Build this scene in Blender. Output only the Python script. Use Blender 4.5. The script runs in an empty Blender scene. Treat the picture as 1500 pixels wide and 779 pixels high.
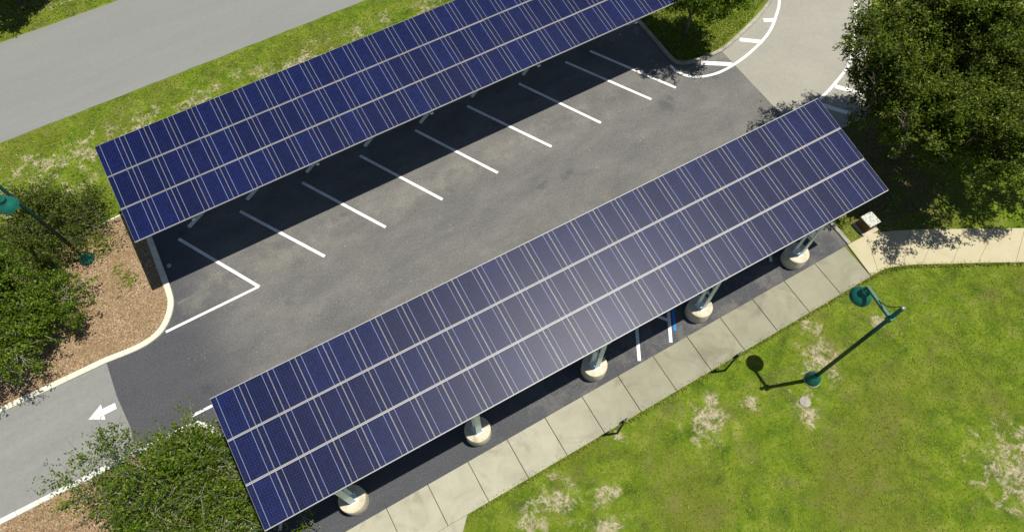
import bpy, math, random
import numpy as np
from mathutils import Vector, Matrix

SC = bpy.context.scene
COL = SC.collection
R = math.radians
rng = np.random.default_rng(11)
random.seed(5)

# ------------------------------------------------------------------ camera, sky, sun, exposure
cam = bpy.data.cameras.new('camera')
cam.sensor_width = 36.0
cam.lens = 24.357
cam.clip_end = 2000
camo = bpy.data.objects.new('camera', cam)
COL.objects.link(camo)
r_, u_, f_ = Vector((0.86973249, -0.49352093, -0.00157474)), Vector((0.44207292, 0.77763916, 0.44704459)), Vector((0.21940129, 0.38950536, -0.89451029))
m = Matrix((r_, u_, -f_)).transposed().to_4x4()
m.translation = Vector((0, 0, 35.3847))
camo.matrix_world = m
SC.camera = camo

SUN_DIR = Vector((0.2755, -0.0966, 1.0)).normalized()
world = bpy.data.worlds.new('World')
SC.world = world
world.use_nodes = True
wn = world.node_tree
bg = wn.nodes['Background']
sky = wn.nodes.new('ShaderNodeTexSky')
sky.sky_type = 'NISHITA'
sky.sun_disc = False
sky.sun_elevation = R(73.7)
sky.sun_rotation = R(109.3)
sky.air_density = 1.0
sky.dust_density = 0.6
wn.links.new(sky.outputs[0], bg.inputs[0])
bg.inputs[1].default_value = 0.058

sl = bpy.data.lights.new('sun', 'SUN')
sl.energy = 4.6
sl.angle = R(0.5)
sl.color = (1.0, 0.955, 0.86)
so = bpy.data.objects.new('sun', sl)
COL.objects.link(so)
so.rotation_euler = (-SUN_DIR).to_track_quat('-Z', 'Y').to_euler()

SC.view_settings.view_transform = 'Standard'
SC.view_settings.look = 'None'
SC.view_settings.gamma = 1.0
SC.view_settings.use_curve_mapping = False
SC.view_settings.exposure = 0.32


# ------------------------------------------------------------------ material helpers
class NT:
    def __init__(s, name):
        s.m = bpy.data.materials.new(name)
        s.m.use_nodes = True
        s.t = s.m.node_tree
        s.b = s.t.nodes['Principled BSDF']
        s.out = s.t.nodes['Material Output']

    def n(s, typ, **kw):
        nd = s.t.nodes.new(typ)
        for k, v in kw.items():
            setattr(nd, k, v)
        return nd

    def put(s, sock, v):
        if isinstance(v, bpy.types.NodeSocket):
            s.t.links.new(v, sock)
        elif isinstance(v, (tuple, list)) and len(v) == 3 and sock.type == 'RGBA':
            sock.default_value = (*v, 1)
        else:
            sock.default_value = v

    def pos(s):
        return s.n('ShaderNodeNewGeometry').outputs['Position']

    def island(s):
        return s.n('ShaderNodeNewGeometry').outputs['Random Per Island']

    def obj(s):
        return s.n('ShaderNodeTexCoord').outputs['Object']

    def noise(s, vec, scale, detail=4, rough=0.55, dist=0.0, out='Fac'):
        nd = s.n('ShaderNodeTexNoise')
        s.put(nd.inputs['Vector'], vec)
        nd.inputs['Scale'].default_value = scale
        nd.inputs['Detail'].default_value = detail
        nd.inputs['Roughness'].default_value = rough
        nd.inputs['Distortion'].default_value = dist
        return nd.outputs[out]

    def voro(s, vec, scale, out='Color', feature='F1'):
        nd = s.n('ShaderNodeTexVoronoi', feature=feature)
        s.put(nd.inputs['Vector'], vec)
        nd.inputs['Scale'].default_value = scale
        return nd.outputs[out]

    def ramp(s, fac, stops):
        nd = s.n('ShaderNodeValToRGB')
        s.put(nd.inputs[0], fac)
        e = nd.color_ramp.elements
        while len(e) < len(stops):
            e.new(0.5)
        for el, (p, c) in zip(e, stops):
            el.position = p
            el.color = (*c, 1) if isinstance(c, (tuple, list)) else (c, c, c, 1)
        return nd.outputs[0]

    def mix(s, fac, a, b, mode='MIX'):
        nd = s.n('ShaderNodeMix', data_type='RGBA', blend_type=mode)
        s.put(nd.inputs[0], fac)
        s.put(nd.inputs[6], a)
        s.put(nd.inputs[7], b)
        return nd.outputs[2]

    def math(s, op, a, b=0.0, clamp=False):
        nd = s.n('ShaderNodeMath', operation=op, use_clamp=clamp)
        s.put(nd.inputs[0], a)
        s.put(nd.inputs[1], b)
        return nd.outputs[0]

    def mr(s, v, a, b, c=0.0, d=1.0, smooth=True):
        nd = s.n('ShaderNodeMapRange')
        if smooth:
            nd.interpolation_type = 'SMOOTHSTEP'
        for i, x in enumerate((v, a, b, c, d)):
            s.put(nd.inputs[i], x)
        return nd.outputs[0]

    def vscale(s, vec, sx, sy, sz=1.0, rz=0.0):
        nd = s.n('ShaderNodeMapping')
        s.put(nd.inputs[0], vec)
        nd.inputs['Scale'].default_value = (sx, sy, sz)
        nd.inputs['Rotation'].default_value = (0, 0, rz)
        return nd.outputs[0]

    def sep(s, vec):
        nd = s.n('ShaderNodeSeparateXYZ')
        s.put(nd.inputs[0], vec)
        return nd.outputs

    def blob(s, vec, x, y, r, soft=1.0):
        """1 at (x,y), falling to 0 at radius r, on the ground."""
        nd = s.n('ShaderNodeVectorMath', operation='DISTANCE')
        s.put(nd.inputs[0], vec)
        nd.inputs[1].default_value = (x, y, 0)
        return s.mr(nd.outputs['Value'], r * (1 - soft), r, 1, 0)

    def bump(s, h, strength=0.4, dist=0.02):
        nd = s.n('ShaderNodeBump')
        nd.inputs['Strength'].default_value = strength
        nd.inputs['Distance'].default_value = dist
        s.put(nd.inputs['Height'], h)
        s.t.links.new(nd.outputs[0], s.b.inputs['Normal'])

    def done(s, color, rough=0.9, spec=0.3, metal=0.0):
        s.put(s.b.inputs['Base Color'], color)
        s.put(s.b.inputs['Roughness'], rough)
        s.b.inputs['Specular IOR Level'].default_value = spec
        s.b.inputs['Metallic'].default_value = metal
        return s.m


def simple(name, c, rough=0.6, metal=0.0, spec=0.4, var=0.15, scale=6.0):
    k = NT(name)
    f = k.noise(k.obj(), scale, 5, 0.6)
    lo = tuple(x * (1 - var) for x in c)
    hi = tuple(min(1, x * (1 + var)) for x in c)
    k.done(k.ramp(f, [(0.3, lo), (0.7, hi)]), rough, spec, metal)
    return k.m


def add_max(k, socks):
    a = socks[0]
    for b in socks[1:]:
        a = k.math('MAXIMUM', a, b)
    return a


# ---- grass
SAND = [(13.0, 2.75, 2.6), (13.6, 3.3, 1.6), (18.0, 0.95, 1.9), (17.6, 0.3, 1.4), (4.4, 3.2, 2.4), (2.9, 3.0, 2.0), (6.6, 2.2, 1.6), (25.2, -7.2, 5.5),
        (15.5, 2.3, 1.1), (5.6, 0.6, 2.2), (20.2, 2.3, 2.6), (2.2, 1.4, 2.2), (21.0, 4.0, 1.6), (24.5, 2.6, 1.2), (8.7, 4.3, 0.9), (30.5, 4.6, 1.0)]


def grass_material():
    k = NT('lawn')
    p = k.pos()
    big = k.noise(p, 0.16, 4, 0.55, 0.3)
    mid = k.noise(p, 0.9, 5, 0.65, 0.4)
    fine = k.noise(p, 7.0, 5, 0.75)
    vfine = k.noise(p, 26.0, 3, 0.8)
    c = k.ramp(k.math('ADD', k.math('MULTIPLY', mid, 0.65), k.math('MULTIPLY', fine, 0.35)),
               [(0.37, (0.038, 0.072, 0.007)), (0.46, (0.084, 0.136, 0.009)), (0.55, (0.130, 0.186, 0.012)), (0.67, (0.230, 0.235, 0.055))])
    c = k.mix(k.mr(big, 0.44, 0.70, 0.0, 0.7), c, (0.122, 0.134, 0.020))
    # brown thatch
    th = k.math('MULTIPLY', k.mr(k.noise(p, 0.6, 6, 0.7, 0.6), 0.48, 0.70), 0.55)
    c = k.mix(th, c, (0.150, 0.130, 0.050))
    x, y, z = k.sep(p)
    # bare sandy soil: named spots on the lawn, plus thin cover along the verge by the road
    spots = add_max(k, [k.blob(p, *b) for b in SAND])
    verge = k.math('MULTIPLY', k.math('MULTIPLY', k.mr(y, 31.0, 33.5), k.mr(y, 38.2, 36.2)), k.mr(k.noise(p, 0.55, 5, 0.65), 0.34, 0.58))
    far = k.mr(y, 47.6, 49.5)
    nea = k.math('MULTIPLY', k.mr(x, 36.0, 42.0), k.mr(y, 6.0, 12.0))
    area = add_max(k, [k.math('MULTIPLY', spots, 0.92), k.math('MULTIPLY', verge, 0.86), k.math('MULTIPLY', far, 0.6), k.math('MULTIPLY', nea, 0.5)])
    br = k.noise(p, 1.5, 9, 0.78, 0.5)
    sandm = k.mr(k.math('ADD', k.math('MULTIPLY', area, 0.27), br), 0.645, 0.82)
    sandm = k.math('MULTIPLY', sandm, k.mr(area, 0.02, 0.2))
    sc = k.ramp(k.noise(p, 5.0, 6, 0.7), [(0.3, (0.200, 0.155, 0.090)), (0.55, (0.430, 0.365, 0.260)), (0.72, (0.50, 0.43, 0.31))])
    c = k.mix(k.math('MULTIPLY', sandm, 0.92), c, sc)
    # leaf litter under the large tree and beside the entrance island
    lit = k.math('MULTIPLY', k.blob(p, 30.8, 10.6, 6.4, 0.6), k.mr(k.noise(p, 0.8, 5, 0.7), 0.36, 0.5))
    c = k.mix(k.math('MULTIPLY', lit, 0.85), c, k.ramp(fine, [(0.35, (0.055, 0.036, 0.020)), (0.65, (0.190, 0.130, 0.080))]))
    c = k.mix(0.55, c, k.ramp(vfine, [(0.3, (0.70, 0.70, 0.70)), (0.7, (1.2, 1.2, 1.2))]), 'MULTIPLY')
    k.bump(k.math('ADD', fine, k.math('MULTIPLY', vfine, 0.7)), 0.6, 0.04)
    return k.done(c, 0.95, 0.1)


def asphalt_dark():
    k = NT('dark_asphalt')
    p = k.pos()
    x, y, z = k.sep(p)
    grain = k.noise(p, 55.0, 2, 0.8)
    g2 = k.noise(p, 12.0, 5, 0.8)
    lng = k.noise(k.vscale(p, 0.25, 0.5), 1.0, 9, 0.72, 0.2)      # wear runs along the driving lane
    c = k.ramp(lng, [(0.28, (0.100, 0.098, 0.096)), (0.50, (0.132, 0.129, 0.122)), (0.72, (0.172, 0.167, 0.154))])
    # cleaner, newer sealer towards the exit and in the strip by the walk
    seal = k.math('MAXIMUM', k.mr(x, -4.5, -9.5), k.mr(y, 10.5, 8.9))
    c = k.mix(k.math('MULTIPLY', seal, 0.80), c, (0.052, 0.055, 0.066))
    # dust that collects in the worn wheel paths
    d1 = k.math('MULTIPLY', k.mr(y, 20.6, 22.6), k.mr(y, 24.4, 22.8))
    d2 = k.math('MULTIPLY', k.mr(x, 1.0, 9.0), k.mr(y, 19.5, 15.0))
    dm = k.math('MULTIPLY', k.math('MAXIMUM', d1, k.math('MULTIPLY', d2, 0.75)), k.mr(k.noise(p, 0.55, 9, 0.74, 0.3), 0.42, 0.66))
    c = k.mix(k.math('MULTIPLY', dm, 0.55), c, (0.225, 0.213, 0.180))
    # pale scuffs and scratches
    sc = k.mr(k.noise(k.vscale(p, 1.6, 0.7, 1, 0.9), 1.4, 10, 0.82, 0.4), 0.60, 0.78)
    c = k.mix(k.math('MULTIPLY', sc, 0.4), c, (0.19, 0.18, 0.16))
    # a patch of darker sealer
    oil = k.mr(k.noise(p, 0.5, 3, 0.5, 0.3), 0.64, 0.72)
    c = k.mix(k.math('MULTIPLY', oil, 0.35), c, (0.045, 0.045, 0.048))
    # pale aggregate chips and droppings
    vd = k.voro(p, 3.2, 'Distance')
    vc = k.voro(p, 3.2, 'Color')
    keep = k.mr(k.sep(vc)[0], 0.84, 0.86)
    spk = k.math('MULTIPLY', k.mr(vd, 0.13, 0.07), keep)
    spk = k.math('MULTIPLY', spk, k.mr(k.noise(p, 0.35, 3, 0.5), 0.50, 0.60))
    c = k.mix(k.math('MULTIPLY', spk, 0.75), c, (0.42, 0.41, 0.38))
    c = k.mix(0.7, c, k.ramp(k.math('ADD', k.math('MULTIPLY', grain, 0.5), k.math('MULTIPLY', g2, 0.5)), [(0.36, 0.38), (0.50, 0.95), (0.64, 1.85)]), 'MULTIPLY')
    k.bump(grain, 0.5, 0.008)
    return k.done(c, 0.88, 0.25)


def asphalt_light(name, lo, hi, grain_s=42.0, amt=0.45, streak=(0.12, 0.9)):
    k = NT(name)
    p = k.pos()
    grain = k.noise(p, grain_s, 2, 0.8)
    a = k.noise(k.vscale(p, *streak), 0.9, 7, 0.6, 0.1)
    b = k.noise(p, 3.0, 7, 0.75)
    c = k.ramp(k.math('ADD', k.math('MULTIPLY', a, 0.5), k.math('MULTIPLY', b, 0.5)), [(0.36, lo), (0.64, hi)])
    vd = k.noise(p, 2.3, 8, 0.8, 0.5)
    c = k.mix(k.math('MULTIPLY', k.mr(vd, 0.68, 0.76), 0.5), c, tuple(v * 0.55 for v in lo))
    c = k.mix(amt, c, k.ramp(grain, [(0.3, 0.55), (0.7, 1.35)]), 'MULTIPLY')
    k.bump(grain, 0.4, 0.008)
    return k.done(c, 0.9, 0.25)


def concrete(name, lo, hi, stain=0.5, sc=0.7, old=None):
    k = NT(name)
    p = k.pos()
    a = k.noise(p, sc, 6, 0.65, 0.6)
    g = k.noise(p, 30.0, 3, 0.75)
    c = k.ramp(a, [(0.30, lo), (0.66, hi)])
    st = k.mr(k.noise(p, 0.45, 5, 0.7, 0.9), 0.52, 0.72)
    c = k.mix(k.math('MULTIPLY', st, stain), c, tuple(v * 0.52 for v in lo))
    if old:                         # the slabs past the third pier are older and more weathered
        c = k.mix(k.mr(k.sep(p)[0], old[0], old[1], 0.0, 0.8), c, k.mix(1.0, c, (0.66, 0.66, 0.62), 'MULTIPLY'))
    dk = k.mr(k.noise(p, 4.0, 8, 0.8, 0.4), 0.62, 0.74)
    c = k.mix(k.math('MULTIPLY', dk, 0.35 * (stain + 0.4)), c, tuple(v * 0.5 for v in lo))
    c = k.mix(0.4, c, k.ramp(g, [(0.3, 0.72), (0.7, 1.2)]), 'MULTIPLY')
    k.bump(g, 0.3, 0.006)
    return k.done(c, 0.9, 0.2)


def paint(name, c, wear=0.45):
    k = NT(name)
    p = k.pos()
    w = k.mr(k.noise(p, 9.0, 7, 0.8), 0.56, 0.72)
    c1 = k.mix(k.mr(k.noise(p, 1.2, 4, 0.6), 0.35, 0.7), tuple(v * 0.80 for v in c), c)
    c1 = k.mix(k.math('MULTIPLY', w, wear), c1, (0.12, 0.115, 0.10))
    return k.done(c1, 0.75, 0.25)


def gravel_mat():
    k = NT('gravel_bed')
    p = k.pos()
    v = k.voro(p, 17.0, 'Color')
    d = k.voro(p, 17.0, 'Distance')
    big = k.noise(p, 0.5, 5, 0.6)
    c = k.ramp(k.sep(v)[0], [(0.0, (0.190, 0.120, 0.066)), (0.35, (0.295, 0.195, 0.108)), (0.7, (0.375, 0.262, 0.156)), (1.0, (0.50, 0.39, 0.27))])
    c = k.mix(k.mr(big, 0.4, 0.65), c, k.mix(0.5, c, (0.240, 0.165, 0.085)))
    c = k.mix(0.75, c, k.ramp(d, [(0.25, 1.1), (0.75, 0.5)]), 'MULTIPLY')
    k.bump(d, 0.8, 0.03)
    return k.done(c, 0.9, 0.2)


def island_mat(name, lo, hi, rndc=((0.0, 0.7), (1.0, 1.35)), rough=0.85):
    """small scattered pieces: colour varies from piece to piece"""
    k = NT(name)
    i = k.island()
    c = k.ramp(i, [(0.0, lo), (1.0, hi)])
    return k, c


def leaf_mat(name, stops, trans=0.3):
    k = NT(name)
    c = k.ramp(k.island(), stops)
    cl = k.noise(k.pos(), 0.9, 3, 0.6)
    c = k.mix(k.mr(cl, 0.38, 0.64, 0.0, 0.55), c, k.mix(1.0, c, (0.62, 0.66, 0.6), 'MULTIPLY'))
    k.done(c, 0.65, 0.1)
    tr = k.n('ShaderNodeBsdfTranslucent')
    k.put(tr.inputs[0], k.mix(1.0, c, (1.5, 1.6, 0.7), 'MULTIPLY'))
    ms = k.n('ShaderNodeMixShader')
    ms.inputs[0].default_value = trans
    k.t.links.new(k.b.outputs[0], ms.inputs[1])
    k.t.links.new(tr.outputs[0], ms.inputs[2])
    k.t.links.new(ms.outputs[0], k.out.inputs[0])
    return k.m


PW, PH = 1.272, 1.950           # one solar module


def panel_mat():
    """mono-crystalline cells, 10 x 15, with open gaps after the second and eighth cell column"""
    k = NT('solar_cells')
    o = k.obj()
    x, y, z = k.sep(o)
    cw = PW / 10.0
    ch = PH / 15.0
    ux = k.math('DIVIDE', x, cw)
    uy = k.math('DIVIDE', y, ch)
    fx = k.math('ABSOLUTE', k.math('SUBTRACT', k.math('FRACT', ux), 0.5))
    fy = k.math('ABSOLUTE', k.math('SUBTRACT', k.math('FRACT', uy), 0.5))
    # diamonds where the cropped cell corners meet
    dia = k.mr(k.math('ADD', fx, fy), 0.875, 0.905, smooth=False)
    gap = k.mr(k.math('MAXIMUM', fx, fy), 0.484, 0.490, smooth=False)
    # wide gaps
    g = None
    for gx in (0.2 * PW, 0.8 * PW):
        q = k.mr(k.math('ABSOLUTE', k.math('SUBTRACT', x, gx)), 0.0150, 0.0120, smooth=False)
        g = q if g is None else k.math('MAXIMUM', g, q)
    oi = k.n('ShaderNodeObjectInfo').outputs['Random']
    cellc = k.n('ShaderNodeTexWhiteNoise', noise_dimensions='3D')
    cv = k.n('ShaderNodeCombineXYZ')
    k.put(cv.inputs[0], k.math('FLOOR', ux))
    k.put(cv.inputs[1], k.math('FLOOR', uy))
    k.put(cv.inputs[2], k.math('MULTIPLY', oi, 91.0))
    k.t.links.new(cv.outputs[0], cellc.inputs['Vector'])
    base = k.ramp(cellc.outputs['Value'], [(0.0, (0.0004, 0.0026, 0.026)), (0.5, (0.0006, 0.0036, 0.036)), (1.0, (0.0012, 0.0052, 0.045))])
    base = k.mix(oi, base, k.mix(1.0, base, (1.7, 1.6, 1.45), 'MULTIPLY'))
    # contact fingers: fine silver lines across each cell
    fin = k.math('ABSOLUTE', k.math('SUBTRACT', k.math('FRACT', k.math('DIVIDE', y, 0.0325)), 0.5))
    base = k.mix(k.math('MULTIPLY', k.mr(fin, 0.36, 0.46, smooth=False), 0.020), base, (0.42, 0.43, 0.52))
    base = k.mix(k.math('MULTIPLY', gap, 0.03), base, (0.30, 0.34, 0.46))
    base = k.mix(k.math('MULTIPLY', dia, 0.13), base, (0.52, 0.56, 0.68))
    base = k.mix(k.math('MULTIPLY', g, 0.90), base, (0.17, 0.20, 0.27))
    dust = k.mr(k.noise(k.pos(), 0.55, 6, 0.7, 0.4), 0.42, 0.75)
    base = k.mix(k.math('MULTIPLY', dust, 0.006), base, (0.34, 0.31, 0.30))
    k.done(base, 0.5, 0.03)
    k.b.inputs['Coat Weight'].default_value = 0.22
    k.b.inputs['Coat Roughness'].default_value = 0.36
    return k.m


M = dict(
    grass=grass_material(),
    lot=asphalt_dark(),
    road=asphalt_light('road_asphalt', (0.190, 0.196, 0.184), (0.215, 0.220, 0.206), 30.0, 0.28),
    lane=asphalt_light('lane_asphalt', (0.190, 0.195, 0.185), (0.240, 0.242, 0.225), 48.0, 0.55),
    entry=asphalt_light('entry_asphalt', (0.270, 0.256, 0.218), (0.325, 0.308, 0.262), 40.0, 0.5, (0.4, 0.4)),
    walk=concrete('walk_concrete', (0.315, 0.303, 0.226), (0.400, 0.385, 0.295), 0.45, 0.7, (5.0, 12.0)),
    path=concrete('path_concrete', (0.420, 0.370, 0.235), (0.480, 0.430, 0.285), 0.10),
    kerb=concrete('kerb_concrete', (0.54, 0.51, 0.40), (0.70, 0.67, 0.54), 0.25, 1.6),
    kerbgrey=concrete('old_kerb_concrete', (0.26, 0.245, 0.20), (0.40, 0.38, 0.31), 0.5, 1.6),
    kerbwhite=paint('white_kerb_paint', (0.70, 0.69, 0.63), 0.85),
    pad=concrete('pad_concrete', (0.40, 0.35, 0.27), (0.52, 0.46, 0.36), 0.3, 2.0),
    pier=concrete('pier_concrete', (0.46, 0.41, 0.30), (0.64, 0.58, 0.44), 0.6, 2.2),
    stop=concrete('stop_concrete', (0.74, 0.74, 0.71), (0.84, 0.84, 0.81), 0.3, 2.5),
    white=paint('white_paint', (0.80, 0.80, 0.77), 0.35),
    faded=paint('faded_paint', (0.15, 0.148, 0.14), 0.9),
    blue=paint('blue_paint', (0.02, 0.26, 0.62), 0.2),
    joint=simple('joint_dirt', (0.055, 0.050, 0.036), 0.95),
    gravel=gravel_mat(),
    cells=panel_mat(),
    alu=simple('aluminium', (0.21, 0.21, 0.22), 0.45, 0.3, 0.5, 0.06),
    rail=simple('galvanised_rail', (0.40, 0.40, 0.40), 0.5, 0.2, 0.4, 0.08),
    clamp=simple('backing_bar', (0.16, 0.16, 0.17), 0.5, 0.2),  # for the added bars that close the module gaps against sunlight
    back=simple('module_backsheet', (0.55, 0.55, 0.55), 0.7),
    steel=simple('painted_steel', (0.68, 0.76, 0.75), 0.45, 0.0, 0.4, 0.08),
    green=simple('green_enamel', (0.004, 0.105, 0.078), 0.33, 0.0, 0.5, 0.15, 3.0),
    shadedgreen=simple('shaded_green_enamel', (0.003, 0.036, 0.028), 0.4, 0.0, 0.4, 0.15, 3.0),  # green enamel darkened to paint in the pole's shadowed side
    metal=simple('zinc_cap', (0.25, 0.25, 0.25), 0.4, 0.5),
    black=simple('black_cable', (0.012, 0.012, 0.012), 0.6),
    greysign=simple('sign_back', (0.022, 0.024, 0.024), 0.5, 0.3),
    bluesign=simple('sign_face', (0.02, 0.12, 0.45), 0.5),
    glass=simple('milky_lens', (0.7, 0.7, 0.66), 0.3),
    palebark=simple('pale_bark', (0.33, 0.30, 0.25), 0.9, 0, 0.1, 0.4, 5.0),
    bark=simple('bark', (0.150, 0.125, 0.095), 0.9, 0, 0.1, 0.4, 5.0),
)


def bin_mats():
    k = NT('brown_slats')
    o = k.obj()
    x, y, z = k.sep(o)
    s = k.math('FRACT', k.math('MULTIPLY', k.math('ADD', x, y), 9.0))
    c = k.mix(k.mr(s, 0.12, 0.2, smooth=False), (0.03, 0.015, 0.006), k.ramp(k.noise(o, 6, 4), [(0.3, (0.125, 0.062, 0.026)), (0.7, (0.215, 0.115, 0.048))]))
    k.done(c, 0.8, 0.2)
    t = NT('speckled_lid')
    o = t.obj()
    c = t.ramp(t.noise(o, 9, 8, 0.75), [(0.40, (0.58, 0.58, 0.54)), (0.52, (0.46, 0.46, 0.42)), (0.60, (0.20, 0.19, 0.15))])
    t.done(c, 0.8, 0.2)
    return k.m, t.m


M['slats'], M['lid'] = bin_mats()


# ------------------------------------------------------------------ mesh helpers
class MB:
    def __init__(s):
        s.v, s.f, s.smooth = [], [], []

    def add(s, vs, fs, smooth=False):
        b = len(s.v)
        s.v += [tuple(v) for v in vs]
        s.f += [tuple(b + i for i in f) for f in fs]
        s.smooth += [smooth] * len(fs)
        return s

    def box(s, c, d, rz=0.0, taper=1.0, rx=0.0):
        hx, hy, hz = d[0] / 2, d[1] / 2, d[2] / 2
        mt = Matrix.Rotation(rz, 3, 'Z') @ Matrix.Rotation(rx, 3, 'X')
        vs = []
        for z in (-hz, hz):
            q = taper if z > 0 else 1.0
            for x, y in ((-hx, -hy), (hx, -hy), (hx, hy), (-hx, hy)):
                vs.append(Vector(c) + mt @ Vector((x * q, y * q, z)))
        return s.add(vs, [(3, 2, 1, 0), (4, 5, 6, 7), (0, 1, 5, 4), (1, 2, 6, 5), (2, 3, 7, 6), (3, 0, 4, 7)])

    def beam(s, a, b, w0, h0, w1=None, h1=None):
        """box beam from a to b, section w (sideways) x h (up)"""
        w1 = w0 if w1 is None else w1
        h1 = h0 if h1 is None else h1
        a, b = Vector(a), Vector(b)
        d = (b - a).normalized()
        side = d.cross(Vector((0, 0, 1)))
        side = side.normalized() if side.length > 1e-4 else Vector((1, 0, 0))
        up = side.cross(d)
        vs = []
        for p, w, h in ((a, w0, h0), (b, w1, h1)):
            for i, j in ((-1, -1), (1, -1), (1, 1), (-1, 1)):
                vs.append(p + side * i * w / 2 + up * j * h / 2)
        return s.add(vs, [(3, 2, 1, 0), (4, 5, 6, 7), (0, 1, 5, 4), (1, 2, 6, 5), (2, 3, 7, 6), (3, 0, 4, 7)])

    def tube(s, pts, rad, n=8, caps=True):
        pts = [Vector(p) for p in pts]
        if not isinstance(rad, (list, tuple)):
            rad = [rad] * len(pts)
        vs, fs = [], []
        up = Vector((0.31, 0.22, 0.92))
        for i, p in enumerate(pts):
            d = (pts[min(i + 1, len(pts) - 1)] - pts[max(i - 1, 0)]).normalized()
            a = d.cross(up)
            if a.length < 1e-3:
                a = d.cross(Vector((1, 0, 0)))
            a.normalize()
            b = d.cross(a)
            for j in range(n):
                t = 2 * math.pi * j / n
                vs.append(p + (a * math.cos(t) + b * math.sin(t)) * rad[i])
        for i in range(len(pts) - 1):
            for j in range(n):
                fs.append((i * n + j, i * n + (j + 1) % n, (i + 1) * n + (j + 1) % n, (i + 1) * n + j))
        s.add(vs, fs, True)
        if caps:
            b = len(s.v) - len(vs)
            s.f.append(tuple(b + j for j in range(n))[::-1])
            s.f.append(tuple(b + (len(pts) - 1) * n + j for j in range(n)))
            s.smooth += [False, False]
        return s

    def lathe(s, prof, c=(0, 0, 0), n=24, sharp=False):
        vs, fs = [], []
        for r, z in prof:
            for j in range(n):
                t = 2 * math.pi * j / n
                vs.append((c[0] + r * math.cos(t), c[1] + r * math.sin(t), c[2] + z))
        for i in range(len(prof) - 1):
            for j in range(n):
                fs.append((i * n + j, i * n + (j + 1) % n, (i + 1) * n + (j + 1) % n, (i + 1) * n + j))
        return s.add(vs, fs, not sharp)

    def poly(s, pts, z):
        return s.add([(x, y, z) for x, y in pts], [tuple(range(len(pts)))])

    def prism(s, pts, z0, z1):
        n = len(pts)
        a = sum(pts[i][0] * pts[(i + 1) % n][1] - pts[(i + 1) % n][0] * pts[i][1] for i in range(n))
        if a < 0:
            pts = pts[::-1]
        vs = [(x, y, z0) for x, y in pts] + [(x, y, z1) for x, y in pts]
        fs = [tuple(range(n))[::-1], tuple(range(n, 2 * n))]
        fs += [(i, (i + 1) % n, n + (i + 1) % n, n + i) for i in range(n)]
        return s.add(vs, fs)

    def ribbon(s, pts, prof):
        """sweep a profile [(offset to the left, z)] along an open ground line"""
        P = [Vector((x, y)) for x, y in pts]
        vs, fs = [], []
        n = len(prof)
        for i, p in enumerate(P):
            t0 = (P[i] - P[i - 1]).normalized() if i else None
            t1 = (P[i + 1] - P[i]).normalized() if i < len(P) - 1 else None
            if t0 is None:
                t0 = t1
            if t1 is None:
                t1 = t0
            t = (t0 + t1).normalized()
            nrm = Vector((-t.y, t.x))
            k = 1.0 / max(0.5, t.dot(t1))
            for o, z in prof:
                q = p + nrm * o * k
                vs.append((q.x, q.y, z))
        for i in range(len(P) - 1):
            for j in range(n - 1):
                fs.append((i * n + j, (i + 1) * n + j, (i + 1) * n + j + 1, i * n + j + 1))
        fs.append(tuple(range(n)))
        fs.append(tuple((len(P) - 1) * n + j for j in range(n))[::-1])
        return s.add(vs, fs)

    def build(s, name, mat, parent=None, loc=(0, 0, 0), rot=(0, 0, 0), bevel=0.0):
        me = bpy.data.meshes.new(name)
        me.from_pydata(s.v, [], s.f)
        me.polygons.foreach_set('use_smooth', s.smooth)
        me.materials.append(mat)
        me.update()
        import bmesh
        bm = bmesh.new()
        bm.from_mesh(me)
        bmesh.ops.recalc_face_normals(bm, faces=bm.faces)
        if bevel:
            bmesh.ops.bevel(bm, geom=[e for e in bm.edges if len(e.link_faces) == 2 and e.calc_face_angle(0) > 0.6], offset=bevel, segments=2, affect='EDGES', clamp_overlap=True)
        bm.to_mesh(me)
        bm.free()
        return link(name, me, parent, loc, rot)


def link(name, me, parent=None, loc=(0, 0, 0), rot=(0, 0, 0)):
    o = bpy.data.objects.new(name, me)
    COL.objects.link(o)
    o.location = loc
    o.rotation_euler = rot
    if parent:
        o.parent = parent
    return o


def fast_mesh(name, V, F, mat, parent=None):
    """numpy arrays to a mesh object"""
    me = bpy.data.meshes.new(name)
    nv, nf, k = len(V), len(F), F.shape[1]
    me.vertices.add(nv)
    me.vertices.foreach_set('co', V.astype(np.float32).ravel())
    me.loops.add(nf * k)
    me.loops.foreach_set('vertex_index', F.astype(np.int32).ravel())
    me.polygons.add(nf)
    me.polygons.foreach_set('loop_start', np.arange(0, nf * k, k, dtype=np.int32))
    me.materials.append(mat)
    me.update(calc_edges=True)
    return link(name, me, parent)


def struct(o, kind='structure'):
    o['kind'] = kind
    return o


def tag(o, label, cat, group=None):
    o['label'] = label
    o['category'] = cat
    if group:
        o['group'] = group
    return o


def thing(name, loc, label, cat, group=None, rz=0.0):
    o = bpy.data.objects.new(name, None)
    o.empty_display_size = 0.3
    COL.objects.link(o)
    o.location = loc
    o.rotation_euler = (0, 0, rz)
    return tag(o, label, cat, group)


def arc(cx, cy, r, a0, a1, n=10):
    return [(cx + r * math.cos(R(a0 + (a1 - a0) * i / n)), cy + r * math.sin(R(a0 + (a1 - a0) * i / n))) for i in range(n + 1)]


def smooth_line(pts, n=6):
    """Catmull-Rom through ground points"""
    P = [Vector((x, y)) for x, y in pts]
    P = [P[0] * 2 - P[1]] + P + [P[-1] * 2 - P[-2]]
    out = []
    for i in range(1, len(P) - 2):
        for j in range(n):
            t = j / n
            a, b, c, d = P[i - 1:i + 3]
            q = 0.5 * ((2 * b) + (c - a) * t + (2 * a - 5 * b + 4 * c - d) * t * t + (3 * b - a - 3 * c + d) * t ** 3)
            out.append((q.x, q.y))
    out.append((P[-2].x, P[-2].y))
    return out


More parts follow.
